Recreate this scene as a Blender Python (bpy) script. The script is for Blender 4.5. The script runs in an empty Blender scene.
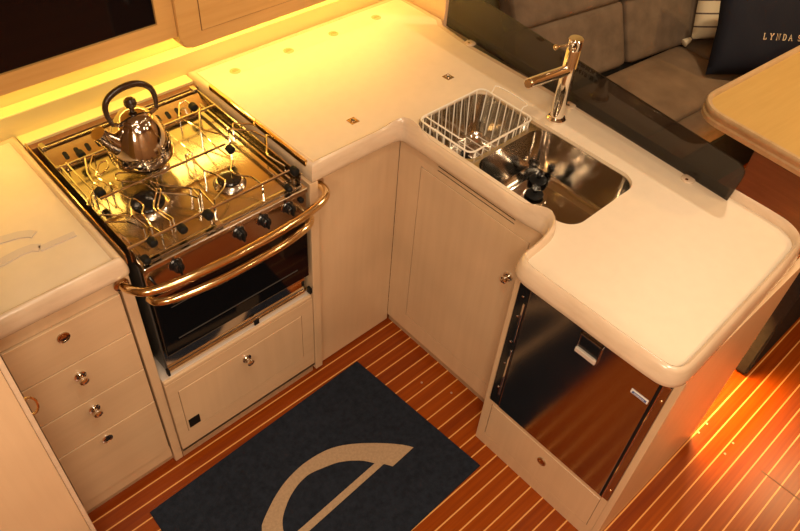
import bpy, bmesh, math, random
from math import pi, sin, cos, radians, hypot
from mathutils import Vector, Matrix
from mathutils.geometry import tessellate_polygon
random.seed(7)
LEDP = 3.3
TOE = 8.0
EXPO = 0.24
LAMPS = [(-1.45, -1.6, 25, .45), (-1.0, -2.2, 8, .4), (.3, -1.9, 3, .12), (1.5, -.5, 11, .12), (.7, -1.1, 3, .15), (-.75, -.75, 7, .25)]  # first entry is added fill acting as camera flash; last brightens left counter
WARMLAMPS = [(2.525, -1.455, 18, .16), (1.1, -2.1, 9, .12)]
S = bpy.context.scene
COL = S.collection

# ------------------------------------------------------------------ materials
def _mat(name):
    m = bpy.data.materials.new(name); m.use_nodes = True
    nt = m.node_tree; b = nt.nodes['Principled BSDF']
    return m, nt, b

def plain(name, col, rough=.5, metal=0, spec=.5, coat=0, bump=0, bscale=200, var=0, vscale=8):
    m, nt, b = _mat(name)
    b.inputs['Base Color'].default_value = (*col, 1)
    b.inputs['Roughness'].default_value = rough
    b.inputs['Metallic'].default_value = metal
    b.inputs['Specular IOR Level'].default_value = spec
    b.inputs['Coat Weight'].default_value = coat
    tc = nt.nodes.new('ShaderNodeTexCoord')
    if var:
        n = nt.nodes.new('ShaderNodeTexNoise'); n.inputs['Scale'].default_value = vscale; n.inputs['Detail'].default_value = 6
        nt.links.new(tc.outputs['Object'], n.inputs['Vector'])
        r = nt.nodes.new('ShaderNodeValToRGB')
        r.color_ramp.elements[0].position = .3; r.color_ramp.elements[1].position = .7
        r.color_ramp.elements[0].color = (*[c*(1-var) for c in col], 1)
        r.color_ramp.elements[1].color = (*[min(1, c*(1+var)) for c in col], 1)
        nt.links.new(n.outputs['Fac'], r.inputs['Fac']); nt.links.new(r.outputs['Color'], b.inputs['Base Color'])
    if bump:
        n2 = nt.nodes.new('ShaderNodeTexNoise'); n2.inputs['Scale'].default_value = bscale; n2.inputs['Detail'].default_value = 3
        nt.links.new(tc.outputs['Object'], n2.inputs['Vector'])
        bp = nt.nodes.new('ShaderNodeBump'); bp.inputs['Strength'].default_value = bump; bp.inputs['Distance'].default_value = .002
        nt.links.new(n2.outputs['Fac'], bp.inputs['Height']); nt.links.new(bp.outputs['Normal'], b.inputs['Normal'])
    return m

def wood(name, c1, c2, rough=.35, stretch=(30, 30, 1.6), coat=.2, blotch=.08):
    m, nt, b = _mat(name)
    tc = nt.nodes.new('ShaderNodeTexCoord'); mp = nt.nodes.new('ShaderNodeMapping')
    mp.inputs['Scale'].default_value = stretch
    nt.links.new(tc.outputs['Object'], mp.inputs['Vector'])
    n = nt.nodes.new('ShaderNodeTexNoise'); n.inputs['Scale'].default_value = 2.2; n.inputs['Detail'].default_value = 8; n.inputs['Roughness'].default_value = .6
    nt.links.new(mp.outputs['Vector'], n.inputs['Vector'])
    r = nt.nodes.new('ShaderNodeValToRGB')
    r.color_ramp.elements[0].position = .3; r.color_ramp.elements[1].position = .72
    r.color_ramp.elements[0].color = (*c1, 1); r.color_ramp.elements[1].color = (*c2, 1)
    nt.links.new(n.outputs['Fac'], r.inputs['Fac'])
    n2 = nt.nodes.new('ShaderNodeTexNoise'); n2.inputs['Scale'].default_value = 3.5; n2.inputs['Detail'].default_value = 2
    nt.links.new(tc.outputs['Object'], n2.inputs['Vector'])
    mr = nt.nodes.new('ShaderNodeMapRange'); mr.inputs['From Min'].default_value = .3; mr.inputs['From Max'].default_value = .7
    mr.inputs['To Min'].default_value = 1-blotch; mr.inputs['To Max'].default_value = 1+blotch
    nt.links.new(n2.outputs['Fac'], mr.inputs['Value'])
    mx = nt.nodes.new('ShaderNodeVectorMath'); mx.operation = 'SCALE'
    nt.links.new(r.outputs['Color'], mx.inputs[0]); nt.links.new(mr.outputs['Result'], mx.inputs['Scale'])
    nt.links.new(mx.outputs['Vector'], b.inputs['Base Color'])
    b.inputs['Roughness'].default_value = rough; b.inputs['Coat Weight'].default_value = coat; b.inputs['Coat Roughness'].default_value = .15
    return m

def brushed(name, col, rough, aniso_dir=(1, 1, 400), amt=.06):
    m, nt, b = _mat(name)
    b.inputs['Base Color'].default_value = (*col, 1); b.inputs['Metallic'].default_value = 1
    tc = nt.nodes.new('ShaderNodeTexCoord'); mp = nt.nodes.new('ShaderNodeMapping'); mp.inputs['Scale'].default_value = aniso_dir
    nt.links.new(tc.outputs['Object'], mp.inputs['Vector'])
    n = nt.nodes.new('ShaderNodeTexNoise'); n.inputs['Scale'].default_value = 3; n.inputs['Detail'].default_value = 3
    nt.links.new(mp.outputs['Vector'], n.inputs['Vector'])
    mr = nt.nodes.new('ShaderNodeMapRange'); mr.inputs['To Min'].default_value = rough-amt; mr.inputs['To Max'].default_value = rough+amt
    nt.links.new(n.outputs['Fac'], mr.inputs['Value']); nt.links.new(mr.outputs['Result'], b.inputs['Roughness'])
    return m

M = {}
M['maple'] = wood('maple_whitewashed', (.63, .448, .275), (.68, .493, .31), stretch=(18, 18, 1.2))
M['maple_h'] = wood('maple_whitewashed_horizontal', (.63, .448, .275), (.68, .493, .31), stretch=(1.2, 18, 18))
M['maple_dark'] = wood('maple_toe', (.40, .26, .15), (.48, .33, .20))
M['maple_up'] = wood('maple_upper_led_tint', (.62, .35, .11), (.70, .42, .15), stretch=(1.6, 30, 30))  # orange of the LED bounce is put into this maple's base colour
M['nosing'] = wood('nosing_blonde', (.60, .455, .32), (.70, .555, .41), rough=.25, stretch=(5, 5, 20), coat=.5, blotch=.05)
M['slot_dark'] = plain('slot_dark', (.04, .018, .008), .8, spec=.1)
M['groove'] = plain('seam_brown', (.16, .08, .035), .7)
M['counter'] = plain('solid_surface_cream', (.72, .61, .465), .42, var=.02, vscale=30)
M['lidline'] = plain('solid_surface_grey', (.60, .52, .46), .4)
M['steel'] = brushed('polished_steel', (.44, .38, .31), .19, (3, 3, 3), .06)
M['steel_br'] = brushed('brushed_steel', (.58, .52, .45), .20, (4, 200, 4), .05)
M['steel_dark'] = brushed('dark_mirror_steel', (.40, .37, .34), .15, (40, 2, 2), .03)
M['lower_mirror'] = plain('dark_polished_steel', (.75, .72, .70), .07, 1)
M['kettle_steel'] = plain('kettle_steel', (.50, .44, .38), .07, 1)
M['chrome'] = plain('chrome', (.80, .76, .70), .05, 1)
M['brass'] = plain('brass', (.82, .62, .34), .14, 1)
M['satin'] = plain('satin_steel', (.85, .80, .74), .4, .4)
M['sink_steel'] = brushed('sink_steel', (.60, .55, .48), .13, (3, 3, 3), .04)
M['cap'] = plain('hinge_cap_tan', (.50, .36, .17), .35)
M['bronze'] = plain('bronze_satin', (.45, .33, .20), .25, 1)
M['copper_dark'] = plain('steel_warm_knob', (.50, .40, .30), .12, 1)
M['black'] = plain('black_rubber', (.010, .010, .010), .5, spec=.12)
M['black_gloss'] = plain('black_enamel', (.010, .010, .011), .12, spec=.5)
M['oven_glass'] = plain('oven_glass', (.004, .004, .005), .05, spec=.35)
M['handle_br'] = plain('kettle_bakelite', (.035, .016, .008), .25)
M['navy'] = plain('navy_mat', (.016, .021, .033), .95, bump=.9, bscale=500, var=.25, vscale=60, spec=.1)
M['tan'] = plain('tan_pile', (.42, .30, .19), .95, bump=.9, bscale=500, var=.12, vscale=120, spec=.1)
M['navycloth'] = plain('navy_cotton', (.006, .008, .018), .75, bump=.4, bscale=300, spec=.3)
M['thread'] = plain('cream_thread', (.75, .60, .38), .7)
M['suede'] = plain('taupe_suede', (.19, .128, .078), .92, var=.22, vscale=7, bump=.2, bscale=90, spec=.2)
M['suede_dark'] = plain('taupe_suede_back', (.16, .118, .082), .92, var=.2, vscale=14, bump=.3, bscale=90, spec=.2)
M['carpet_dark'] = plain('charcoal_fabric', (.022, .020, .019), .95, var=.2, vscale=60, spec=.1)
M['table'] = wood('table_maple_top', (.52, .33, .10), (.57, .38, .125), rough=.4, stretch=(2, 24, 24), coat=.1, blotch=.03)
M['table_edge'] = wood('table_maple_edge', (.46, .31, .16), (.58, .42, .24), stretch=(3, 12, 24))
M['mahogany'] = wood('mahogany', (.13, .050, .022), (.19, .075, .035), rough=.3, stretch=(30, 2, 30), coat=.4)
M['white_wire'] = plain('white_vinyl_coat', (.86, .82, .74), .35)
M['wall'] = plain('hull_liner_cream', (.80, .70, .34), .45)
M['ceil'] = plain('headliner', (.55, .47, .36), .7)
M['wall_warm'] = wood('bulkhead_veneer', (.34, .19, .09), (.42, .25, .12), stretch=(14, 14, 1))
M['blue'] = plain('label_blue', (.06, .12, .35), .4)
M['white'] = plain('label_white', (.85, .85, .85), .4)
M['grey_dark'] = plain('grey_enamel', (.06, .058, .055), .3)

# floor: teak with cream splines every 5 cm
def floor_mat():
    m, nt, b = _mat('teak_and_holly')
    N = nt.nodes.new; L = nt.links.new
    tc = N('ShaderNodeTexCoord'); sep = N('ShaderNodeSeparateXYZ'); L(tc.outputs['Object'], sep.inputs[0])
    def math_(op, a, bv=None, c=None):
        n = N('ShaderNodeMath'); n.operation = op
        for i, v in enumerate((a, bv, c)):
            if v is None: continue
            if isinstance(v, (int, float)): n.inputs[i].default_value = v
            else: L(v, n.inputs[i])
        return n.outputs[0]
    y = math_('DIVIDE', math_('ADD', sep.outputs['Y'], .0005), .0493)
    y = math_('ADD', y, 100.5)
    fr = math_('FRACT', y)
    d = math_('ABSOLUTE', math_('SUBTRACT', fr, .5))
    line = math_('LESS_THAN', d, .045)
    idx = math_('FLOOR', math_('ADD', y, .5))
    comb = N('ShaderNodeCombineXYZ'); 
    L(math_('MULTIPLY', sep.outputs['X'], 2.0), comb.inputs[0]); L(math_('MULTIPLY', sep.outputs['Y'], 60.0), comb.inputs[1]); L(math_('MULTIPLY', idx, 3.7), comb.inputs[2])
    n = N('ShaderNodeTexNoise'); n.inputs['Scale'].default_value = 1.6; n.inputs['Detail'].default_value = 6; L(comb.outputs[0], n.inputs['Vector'])
    wn = N('ShaderNodeTexWhiteNoise'); wn.noise_dimensions = '1D'; L(idx, wn.inputs['W'])
    tone = math_('ADD', math_('MULTIPLY', n.outputs['Fac'], .7), math_('MULTIPLY', wn.outputs['Value'], .30))
    r = N('ShaderNodeValToRGB'); r.color_ramp.elements[0].position = .25; r.color_ramp.elements[1].position = .8
    r.color_ramp.elements[0].color = (.18, .028, .003, 1); r.color_ramp.elements[1].color = (.33, .066, .004, 1)
    L(tone, r.inputs['Fac'])
    mix = N('ShaderNodeMix'); mix.data_type = 'RGBA'; L(line, mix.inputs['Factor']); L(r.outputs['Color'], mix.inputs['A'])
    mix.inputs['B'].default_value = (.72, .36, .11, 1)
    L(mix.outputs['Result'], b.inputs['Base Color'])
    b.inputs['Roughness'].default_value = .26; b.inputs['Specular IOR Level'].default_value = .28; b.inputs['Coat Weight'].default_value = .0; b.inputs['Coat Roughness'].default_value = .12
    return m
M['floor'] = floor_mat()

def smoked():
    m, nt, b = _mat('smoked_acrylic')
    b.inputs['Base Color'].default_value = (.13, .108, .09, 1); b.inputs['Roughness'].default_value = .02
    b.inputs['Transmission Weight'].default_value = .93; b.inputs['IOR'].default_value = 1.45
    return m
M['acrylic'] = smoked()

def striped():
    m, nt, b = _mat('striped_cotton'); N = nt.nodes.new; L = nt.links.new
    tc = N('ShaderNodeTexCoord'); sep = N('ShaderNodeSeparateXYZ'); L(tc.outputs['Object'], sep.inputs[0])
    a = N('ShaderNodeMath'); a.operation = 'MULTIPLY'; L(sep.outputs['Z'], a.inputs[0]); a.inputs[1].default_value = 17
    f = N('ShaderNodeMath'); f.operation = 'FRACT'; L(a.outputs[0], f.inputs[0])
    l = N('ShaderNodeMath'); l.operation = 'LESS_THAN'; L(f.outputs[0], l.inputs[0]); l.inputs[1].default_value = .12
    mx = N('ShaderNodeMix'); mx.data_type = 'RGBA'; L(l.outputs[0], mx.inputs['Factor'])
    mx.inputs['A'].default_value = (.80, .70, .50, 1); mx.inputs['B'].default_value = (.12, .08, .07, 1)
    L(mx.outputs['Result'], b.inputs['Base Color']); b.inputs['Roughness'].default_value = .85
    return m
M['striped'] = striped()

# ------------------------------------------------------------------ mesh helpers
def BM(): return bmesh.new()

def link(name, bm, mat, parent=None, smooth=False, loc=None, rot=None, sharp=35, extra=()):
    bmesh.ops.recalc_face_normals(bm, faces=bm.faces)
    me = bpy.data.meshes.new(name); bm.to_mesh(me); bm.free()
    me.materials.append(M[mat])
    for e in extra: me.materials.append(M[e])
    if smooth:
        for p in me.polygons: p.use_smooth = True
        me.set_sharp_from_angle(angle=radians(sharp))
    o = bpy.data.objects.new(name, me); COL.objects.link(o)
    if parent: o.parent = parent
    if loc: o.location = loc
    if rot: o.rotation_euler = rot
    return o

def tag(o, label=None, cat=None, group=None, kind=None):
    if label: o['label'] = label
    if cat: o['category'] = cat
    if group: o['group'] = group
    if kind: o['kind'] = kind
    return o

def thing(name, label, cat, loc=(0, 0, 0), rz=0, group=None):
    o = bpy.data.objects.new(name, None); COL.objects.link(o); o.location = loc; o.rotation_euler = (0, 0, rz)
    o.empty_display_size = .05
    return tag(o, label, cat, group)

def box(bm, x0, x1, y0, y1, z0, z1, bev=0, seg=2):
    r = bmesh.ops.create_cube(bm, size=1)
    vs = r['verts']
    for v in vs:
        v.co = Vector(((x0+x1)/2+v.co.x*abs(x1-x0), (y0+y1)/2+v.co.y*abs(y1-y0), (z0+z1)/2+v.co.z*abs(z1-z0)))
    if bev:
        es = list({e for v in vs for e in v.link_edges})
        bmesh.ops.bevel(bm, geom=es, offset=bev, segments=seg, affect='EDGES', profile=.5)
    return bm

def tube(bm, pts, r, n=10, closed=False, cap=True):
    pts = [Vector(p) for p in pts]; m = len(pts)
    rs = r if isinstance(r, (list, tuple)) else [r]*m
    prev = None; rings = []
    for i, p in enumerate(pts):
        if closed: t = (pts[(i+1) % m]-pts[i-1])
        else: t = pts[min(i+1, m-1)]-pts[max(i-1, 0)]
        t.normalize()
        if prev is None:
            a = Vector((0, 0, 1)) if abs(t.z) < .9 else Vector((1, 0, 0))
            u = t.cross(a).normalized()
        else:
            u = (prev-t*prev.dot(t))
            u = u.normalized() if u.length > 1e-6 else t.orthogonal().normalized()
        prev = u; w = t.cross(u)
        rings.append([bm.verts.new(p+(u*cos(2*pi*k/n)+w*sin(2*pi*k/n))*rs[i]) for k in range(n)])
    for i in range(m if closed else m-1):
        A, B = rings[i], rings[(i+1) % m]
        for k in range(n): bm.faces.new((A[k], A[(k+1) % n], B[(k+1) % n], B[k]))
    if cap and not closed: bm.faces.new(rings[0][::-1]); bm.faces.new(rings[-1])
    return bm

def lathe(bm, prof, c=(0, 0, 0), n=32, axis='z'):
    rings = []
    for r, z in prof:
        ring = []
        for k in range(n):
            a = 2*pi*k/n; x, y, zz = r*cos(a), r*sin(a), z
            if axis == 'x': co = (zz, x, y)
            elif axis == 'y': co = (x, zz, y)
            elif axis == '-y': co = (x, -zz, y)
            elif axis == '-x': co = (-zz, x, y)
            else: co = (x, y, zz)
            ring.append(bm.verts.new((co[0]+c[0], co[1]+c[1], co[2]+c[2])))
        rings.append(ring)
    for A, B in zip(rings, rings[1:]):
        for k in range(n): bm.faces.new((A[k], A[(k+1) % n], B[(k+1) % n], B[k]))
    bm.faces.new(rings[0][::-1]); bm.faces.new(rings[-1])
    return bm

def spline(P, per=6, closed=False):
    P = [Vector(p) for p in P]; out = []; m = len(P)
    rng = range(m) if closed else range(m-1)
    for i in rng:
        if closed: p0, p1, p2, p3 = P[i-1], P[i], P[(i+1) % m], P[(i+2) % m]
        else: p0, p1, p2, p3 = P[max(i-1, 0)], P[i], P[i+1], P[min(i+2, m-1)]
        for k in range(per):
            t = k/per
            out.append(.5*((2*p1)+(-p0+p2)*t+(2*p0-5*p1+4*p2-p3)*t*t+(-p0+3*p1-3*p2+p3)*t**3))
    if not closed: out.append(P[-1])
    return out

def rrect(x0, x1, y0, y1, r, n=6):
    pts = []
    for cx, cy, a0 in ((x1-r, y1-r, 0), (x0+r, y1-r, 90), (x0+r, y0+r, 180), (x1-r, y0+r, 270)):
        for k in range(n+1):
            a = radians(a0+90*k/n); pts.append((cx+r*cos(a), cy+r*sin(a)))
    return pts   # CCW

def prism(bm, pts, z0, z1, bev=0):
    a = [bm.verts.new((p[0], p[1], z0)) for p in pts]; b = [bm.verts.new((p[0], p[1], z1)) for p in pts]
    n = len(pts)
    fs = [bm.faces.new(a[::-1]), bm.faces.new(b)]
    for k in range(n): fs.append(bm.faces.new((a[k], a[(k+1) % n], b[(k+1) % n], b[k])))
    if bev:
        es = list(fs[1].edges)
        bmesh.ops.bevel(bm, geom=es, offset=bev, segments=2, affect='EDGES')
    return bm

def rod(bm, a, b, r, n=8): return tube(bm, [a, b], r, n)

def pad(bm, w, d, h, r=.03, puff=.012, n=14):
    """soft cushion w(x) d(y) h(z), centred, bottom at 0"""
    bmesh.ops.create_cube(bm, size=1)
    bmesh.ops.subdivide_edges(bm, edges=bm.edges[:], cuts=n, use_grid_fill=True)
    for v in bm.verts:
        x, y, z = v.co*2
        # superellipsoid-ish rounding
        sx, sy, sz = w/2, d/2, h/2
        p = Vector((x*sx, y*sy, z*sz))
        c = Vector((max(-sx+r, min(sx-r, p.x)), max(-sy+r, min(sy-r, p.y)), max(-sz+r, min(sz-r, p.z))))
        q = p-c
        if q.length > 1e-6:
            k = max(abs(q.x), abs(q.y), abs(q.z)); q = q.normalized()*k
        p = c+q
        p.z += puff*(1-x*x)*(1-y*y)*(1 if z > 0 else 0)*max(0, z)
        p.y += 0
        p.z += h/2
        v.co = p
    return bm

def pillow_mesh(bm, w, h, t, n=22, pinch=.06):
    """throw pillow standing in local XZ, thickness along Y, bottom at z=0"""
    g = {}
    for s in (1, -1):
        for i in range(n+1):
            for j in range(n+1):
                u, v = i/n*2-1, j/n*2-1
                edge = (i in (0, n)) or (j in (0, n))
                if s == -1 and edge: g[(s, i, j)] = g[(1, i, j)]; continue
                px = u*w/2*(1-pinch*(1-v*v)*0-pinch*(1-abs(v))**1*abs(u)**2)
                pz = v*h/2*(1-pinch*(1-abs(u))*abs(v)**2)
                th = t/2*((1-u**4)*(1-v**4))**.55
                th += .004*sin(9*u+4*v)*(1-u*u)*(1-v*v)
                g[(s, i, j)] = bm.verts.new((px, s*th, pz+h/2))
    for s in (1, -1):
        for i in range(n):
            for j in range(n):
                q = [g[(s, i, j)], g[(s, i+1, j)], g[(s, i+1, j+1)], g[(s, i, j+1)]]
                bm.faces.new(q if s == -1 else q[::-1])
    return bm

# ------------------------------------------------------------------ countertop with raised, moulded edge
def edge_normals(P):
    n = len(P); out = []
    area = sum(P[i][0]*P[(i+1) % n][1]-P[(i+1) % n][0]*P[i][1] for i in range(n))
    sg = 1 if area > 0 else -1
    for i in range(n):
        a, b, c = Vector(P[i-1]), Vector(P[i]), Vector(P[(i+1) % n])
        d1 = (b-a).normalized(); d2 = (c-b).normalized()
        n1 = Vector((d1.y, -d1.x))*sg; n2 = Vector((d2.y, -d2.x))*sg
        m = (n1+n2); 
        m = m/max(.3, (1+n1.dot(n2)))
        out.append(m)
    return out   # outward mitre

def countertop_meshes(P, flags, holes=()):
    """P outer outline; flags 1 where the raised nosing runs. returns (slab bm, nosing bm)"""
    N = edge_normals(P); n = len(P)
    prof = [(.010, .862), (.003, .8635), (0, .868), (.0005, .880), (.0035, .897), (.0075, .908), (.0120, .9145), (.0165, .917), (.0205, .9150), (.0235, .9090), (.0250, .9015), (.0255, .8995)]
    nb = BM(); rows = []
    for ins, z in prof:
        row = []
        for p, nn, fl in zip(P, N, flags):
            zz = z if z < .9 else .9+(z-.9)*fl
            row.append(nb.verts.new((p[0]-nn.x*ins, p[1]-nn.y*ins, zz)))
        rows.append(row)
    for A, B in zip(rows, rows[1:]):
        for k in range(n): nb.faces.new((A[k], A[(k+1) % n], B[(k+1) % n], B[k]))
    sb = BM()
    inner = [Vector((p[0]-nn.x*.0250, p[1]-nn.y*.0250, .9)) for p, nn in zip(P, N)]
    loops = [inner]+[[Vector((q[0], q[1], .9)) for q in h] for h in holes]
    tris = tessellate_polygon(loops)
    flat = [v for l in loops for v in l]
    top = [sb.verts.new(v) for v in flat]; bot = [sb.verts.new((v.x, v.y, .872)) for v in flat]
    for t in tris:
        try: sb.faces.new([top[i] for i in t]); sb.faces.new([bot[i] for i in t][::-1])
        except ValueError: pass
    s = 0
    for l in loops:
        m = len(l)
        for k in range(m):
            a, b = s+k, s+(k+1) % m
            sb.faces.new((top[a], top[b], bot[b], bot[a]))
        s += m
    return sb, nb

# ================================================================== SETTING
def struct(name, bm, mat): return tag(link(name, bm, mat), kind='structure')
X0, X1, Y0, Y1, ZC = -1.95, 3.1, -2.6, .68, 2.45
struct('floor', box(BM(), X0, X1, Y0, Y1, -.04, 0), 'floor')
struct('ceiling', box(BM(), X0, X1, Y0, Y1, ZC, ZC+.04), 'ceil')
struct('wall_back', box(BM(), X0, X1, Y1, Y1+.04, 0, ZC), 'wall')
struct('wall_front', box(BM(), X0, X1, Y0-.04, Y0, 0, ZC), 'wall_warm')
struct('wall_left', box(BM(), X0-.04, X0, Y0, Y1, 0, ZC), 'wall_warm')
struct('wall_right', box(BM(), X1, X1+.04, Y0, Y1, 0, ZC), 'wall_warm')
# backsplash board and ledge along the hull side
b = BM(); box(b, X0, .545, .628, .678, .86, .958, .003)
struct('trim_1', b, 'wall')
b = BM(); box(b, -.866, -.342, .583, .6275, .872, .892, .002)
struct('trim_2', b, 'wall')
struct('trim_5', box(BM(), -.866, -.342, .560, .5825, .79, .884, .001), 'mahogany')
# bulkhead stub closing the end of the counter
b = BM(); box(b, .56, .585, .395, .675, 0, 1.75, .003)
struct('wall_partition', b, 'maple')
# floor hatch joint and its screws
b = BM(); box(b, .530, .534, -1.60, -1.262, 0, .0006)
struct('trim_3', b, 'groove')
b = BM()
for x, y in ((.499, -1.042), (.553, -1.042), (.495, -1.146), (.554, -1.143), (-.04, -.372), (-.09, -.273)):
    lathe(b, [(.004, 0), (.004, .0006), (.0035, .0009)], (x, y, 0), 12)
struct('trim_4', b, 'maple_dark')

# ================================================================== FLOOR MAT
mat = thing('floor_mat', 'navy blue rectangular floor mat with a tan emblem between the cabinets', 'mat', (-.62, -.36, 0))
def loc2(p, o): return (p[0]-o[0], p[1]-o[1])
mo = (-.62, -.36)
c = [(-.207, -.057), (-1.046, -.083), (-1.062, -.66), (-.171, -.632)]
mc = [loc2(q, mo) for q in c]
link('mat_pile', prism(BM(), mc, 0, .007, .002), 'navy', mat)
logo = [(-.827, -.348), (-.791, -.319), (-.729, -.286), (-.665, -.265), (-.59, -.257), (-.505, -.269), (-.437, -.304), (-.37, -.357), (-.316, -.411), (-.293, -.444),
        (-.39, -.450), (-.406, -.425), (-.717, -.443), (-.85, -.452), (-.875, -.44), (-.876, -.41), (-.855, -.375)]
outer = [Vector((*p, 0)) for p in logo[:10]]
o1 = spline(outer, 4)
inner = spline([Vector((*p, 0)) for p in [(-.427, -.404), (-.454, -.368), (-.506, -.329), (-.561, -.309), (-.621, -.297), (-.69, -.314), (-.751, -.353), (-.779, -.39), (-.788, -.425)]], 4)
bm_ = BM()
# crescent bow of the emblem
na = 40
def resample(P, n):
    d = [0]
    for a, q in zip(P, P[1:]): d.append(d[-1]+(q-a).length)
    out = []
    for k in range(n):
        t = d[-1]*k/(n-1); i = 0
        while i < len(d)-2 and d[i+1] < t: i += 1
        f = (t-d[i])/max(1e-9, d[i+1]-d[i]); out.append(P[i].lerp(P[i+1], f))
    return out
oo = resample(spline([Vector((-.850, -.42, 0))]+outer[:9]+[Vector((-.293, -.444, 0))], 4), na)
ii = resample([Vector((-.39, -.45, 0)), Vector((-.406, -.425, 0))]+inner+[Vector((-.79, -.44, 0))], na)[::-1]
for k in range(na-1):
    A, B, C_, D = oo[k], oo[k+1], ii[k+1], ii[k]
    vs = [bm_.verts.new((q.x-mo[0], q.y-mo[1], .0085)) for q in (A, B, C_, D)]
    bm_.faces.new(vs)
bmesh.ops.remove_doubles(bm_, verts=bm_.verts, dist=1e-5)
# straight stem
st = [(-.427, -.404), (-.743, -.421), (-.86, -.4275), (-.86, -.4505), (-.717, -.443), (-.406, -.425)]
vs = [bm_.verts.new((q[0]-mo[0], q[1]-mo[1], .0088)) for q in st]; bm_.faces.new(vs)
r_ = bmesh.ops.extrude_face_region(bm_, geom=bm_.faces[:])
for v in r_['geom']:
    if isinstance(v, bmesh.types.BMVert): v.co.z = .0055
link('emblem', bm_, 'tan', mat)

# ================================================================== LATCH KNOBS
def latch(parent, x, y, z, direction, out, mat_ring='chrome'):
    """round push-button latch; direction '-y' or '-x'; out: 0 flush, 1 popped out"""
    ax = direction
    k = link('latch_knob', lathe(BM(), [(.0135, -.004), (.0155, .001), (.0150, .004), (.011, .0048), (.009, .003), (.001, .003)], (x, y, z), 24, ax), mat_ring, parent, True)
    if out:
        link('push_button', lathe(BM(), [(.006, .003), (.006, .013), (.0105, .016), (.0125, .020), (.0115, .026), (.007, .029), (.001, .030)], (x, y, z), 24, ax), mat_ring, k, True)
    else:
        link('push_button', lathe(BM(), [(.0088, .0031), (.0088, .0042), (.001, .0046)], (x, y, z), 24, ax), 'copper_dark', k, True)
    return k

# ================================================================== DRAWER CABINET (left of cooker)
dc = thing('drawer_cabinet', 'pale wooden cabinet with four stacked drawers left of the cooker', 'cabinet')
fy = .022
b = BM()
box(b, -1.90, -1.188, fy-.002, fy+.02, .035, .860)        # plain run left of drawers (behind open door)
box(b, -1.188, -.902, fy, fy+.02, .808, .860)
box(b, -1.188, -.902, fy, fy+.02, .035, .082)
box(b, -.8985, -.872, fy-.006, fy+.56, 0.0, .862, .002)   # post beside cooker
box(b, -1.90, -1.88, fy+.02, .62, 0, .860)
box(b, -1.20, -1.188, fy+.02, .62, 0.035, .860)
link('carcass', b, 'maple', dc)
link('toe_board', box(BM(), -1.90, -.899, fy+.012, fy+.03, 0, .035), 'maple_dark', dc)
zz = [.082, .347, .503, .659, .804]
for i in range(4):
    z0, z1 = zz[3-i], zz[4-i]
    d = link('drawer', box(BM(), -1.186, -.9045, fy-.004, fy+.018, z0+.0018, z1-.0018, .0015), 'maple_h', dc)
    lat = latch(d, -1.056, fy-.004, [.762, .610, .463, .313][i], '-y', i in (1, 2), 'copper_dark' if i == 0 else 'chrome')
# shadow gap strips are the real gaps between fronts; dark lining behind them
link('drawer_lining', box(BM(), -1.187, -.9030, fy+.019, fy+.024, .083, .806), 'groove', dc)

# ================================================================== LOCKER BELOW COOKER
lk = thing('locker_cabinet', 'low pale wooden locker with a drop door below the oven', 'cabinet')
b = BM()
ly = .005
def frame(b, x0, x1, z0, z1, dx0, dx1, dz0, dz1, y, t=.018):
    box(b, x0, dx0, y, y+t, z0, z1); box(b, dx1, x1, y, y+t, z0, z1)
    box(b, dx0, dx1, y, y+t, z0, dz0); box(b, dx0, dx1, y, y+t, dz1, z1)
frame(b, -.870, -.350, .045, .395, -.838, -.394, .128, .345, ly)
box(b, -.870, -.350, ly, ly+.05, .395, .412, .004)
box(b, -.870, -.350, .45, .47, 0, .40)
box(b, -.870, -.350, ly, .46, .046, .056)
link('carcass', b, 'maple_h', lk)
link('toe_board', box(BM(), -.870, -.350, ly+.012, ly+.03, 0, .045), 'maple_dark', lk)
link('door_lining', box(BM(), -.838, -.394, ly+.003, ly+.0036, .128, .345), 'groove', lk)
d = link('door', box(BM(), -.8362, -.3958, ly-.001, ly+.0125, .1298, .3432, .0015), 'maple', lk)
latch(d, -.608, ly-.001, .308, '-y', 1)
v = link('vent', box(BM(), -.831, -.794, ly-.004, ly-.001, .147, .187, .001), 'black', d)
tag(link('sill', box(BM(), -.869, -.351, ly+.008, ly+.10, .4125, .4150, .001), 'lidline', lk), 'grey sill strip under the oven')

# ================================================================== CORNER CABINET (right of cooker)
cc = thing('corner_panel_cabinet', 'plain pale wooden corner cabinet right of the cooker', 'cabinet')
b = BM()
box(b, -.347, -.318, .001, .56, .02, .862, .002)
box(b, -.318, .006, .020, .038, .012, .862)
link('carcass', b, 'maple', cc)
link('toe_board', box(BM(), -.318, .004, .026, .036, 0, .012), 'maple_dark', cc)

# ================================================================== SINK CABINET
sk = thing('sink_cabinet', 'pale wooden cabinet with one tall door and vent slots below the sink', 'cabinet')
fx = .006
b = BM()
DY0, DY1, DZ0, DZ1 = -.496, -.074, .120, .800
box(b, fx, fx+.018, DY1, .018, .04, .862); box(b, fx, fx+.018, -.543, DY0, .04, .862)
box(b, fx, fx+.018, DY0, DY1, .04, DZ0)
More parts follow.
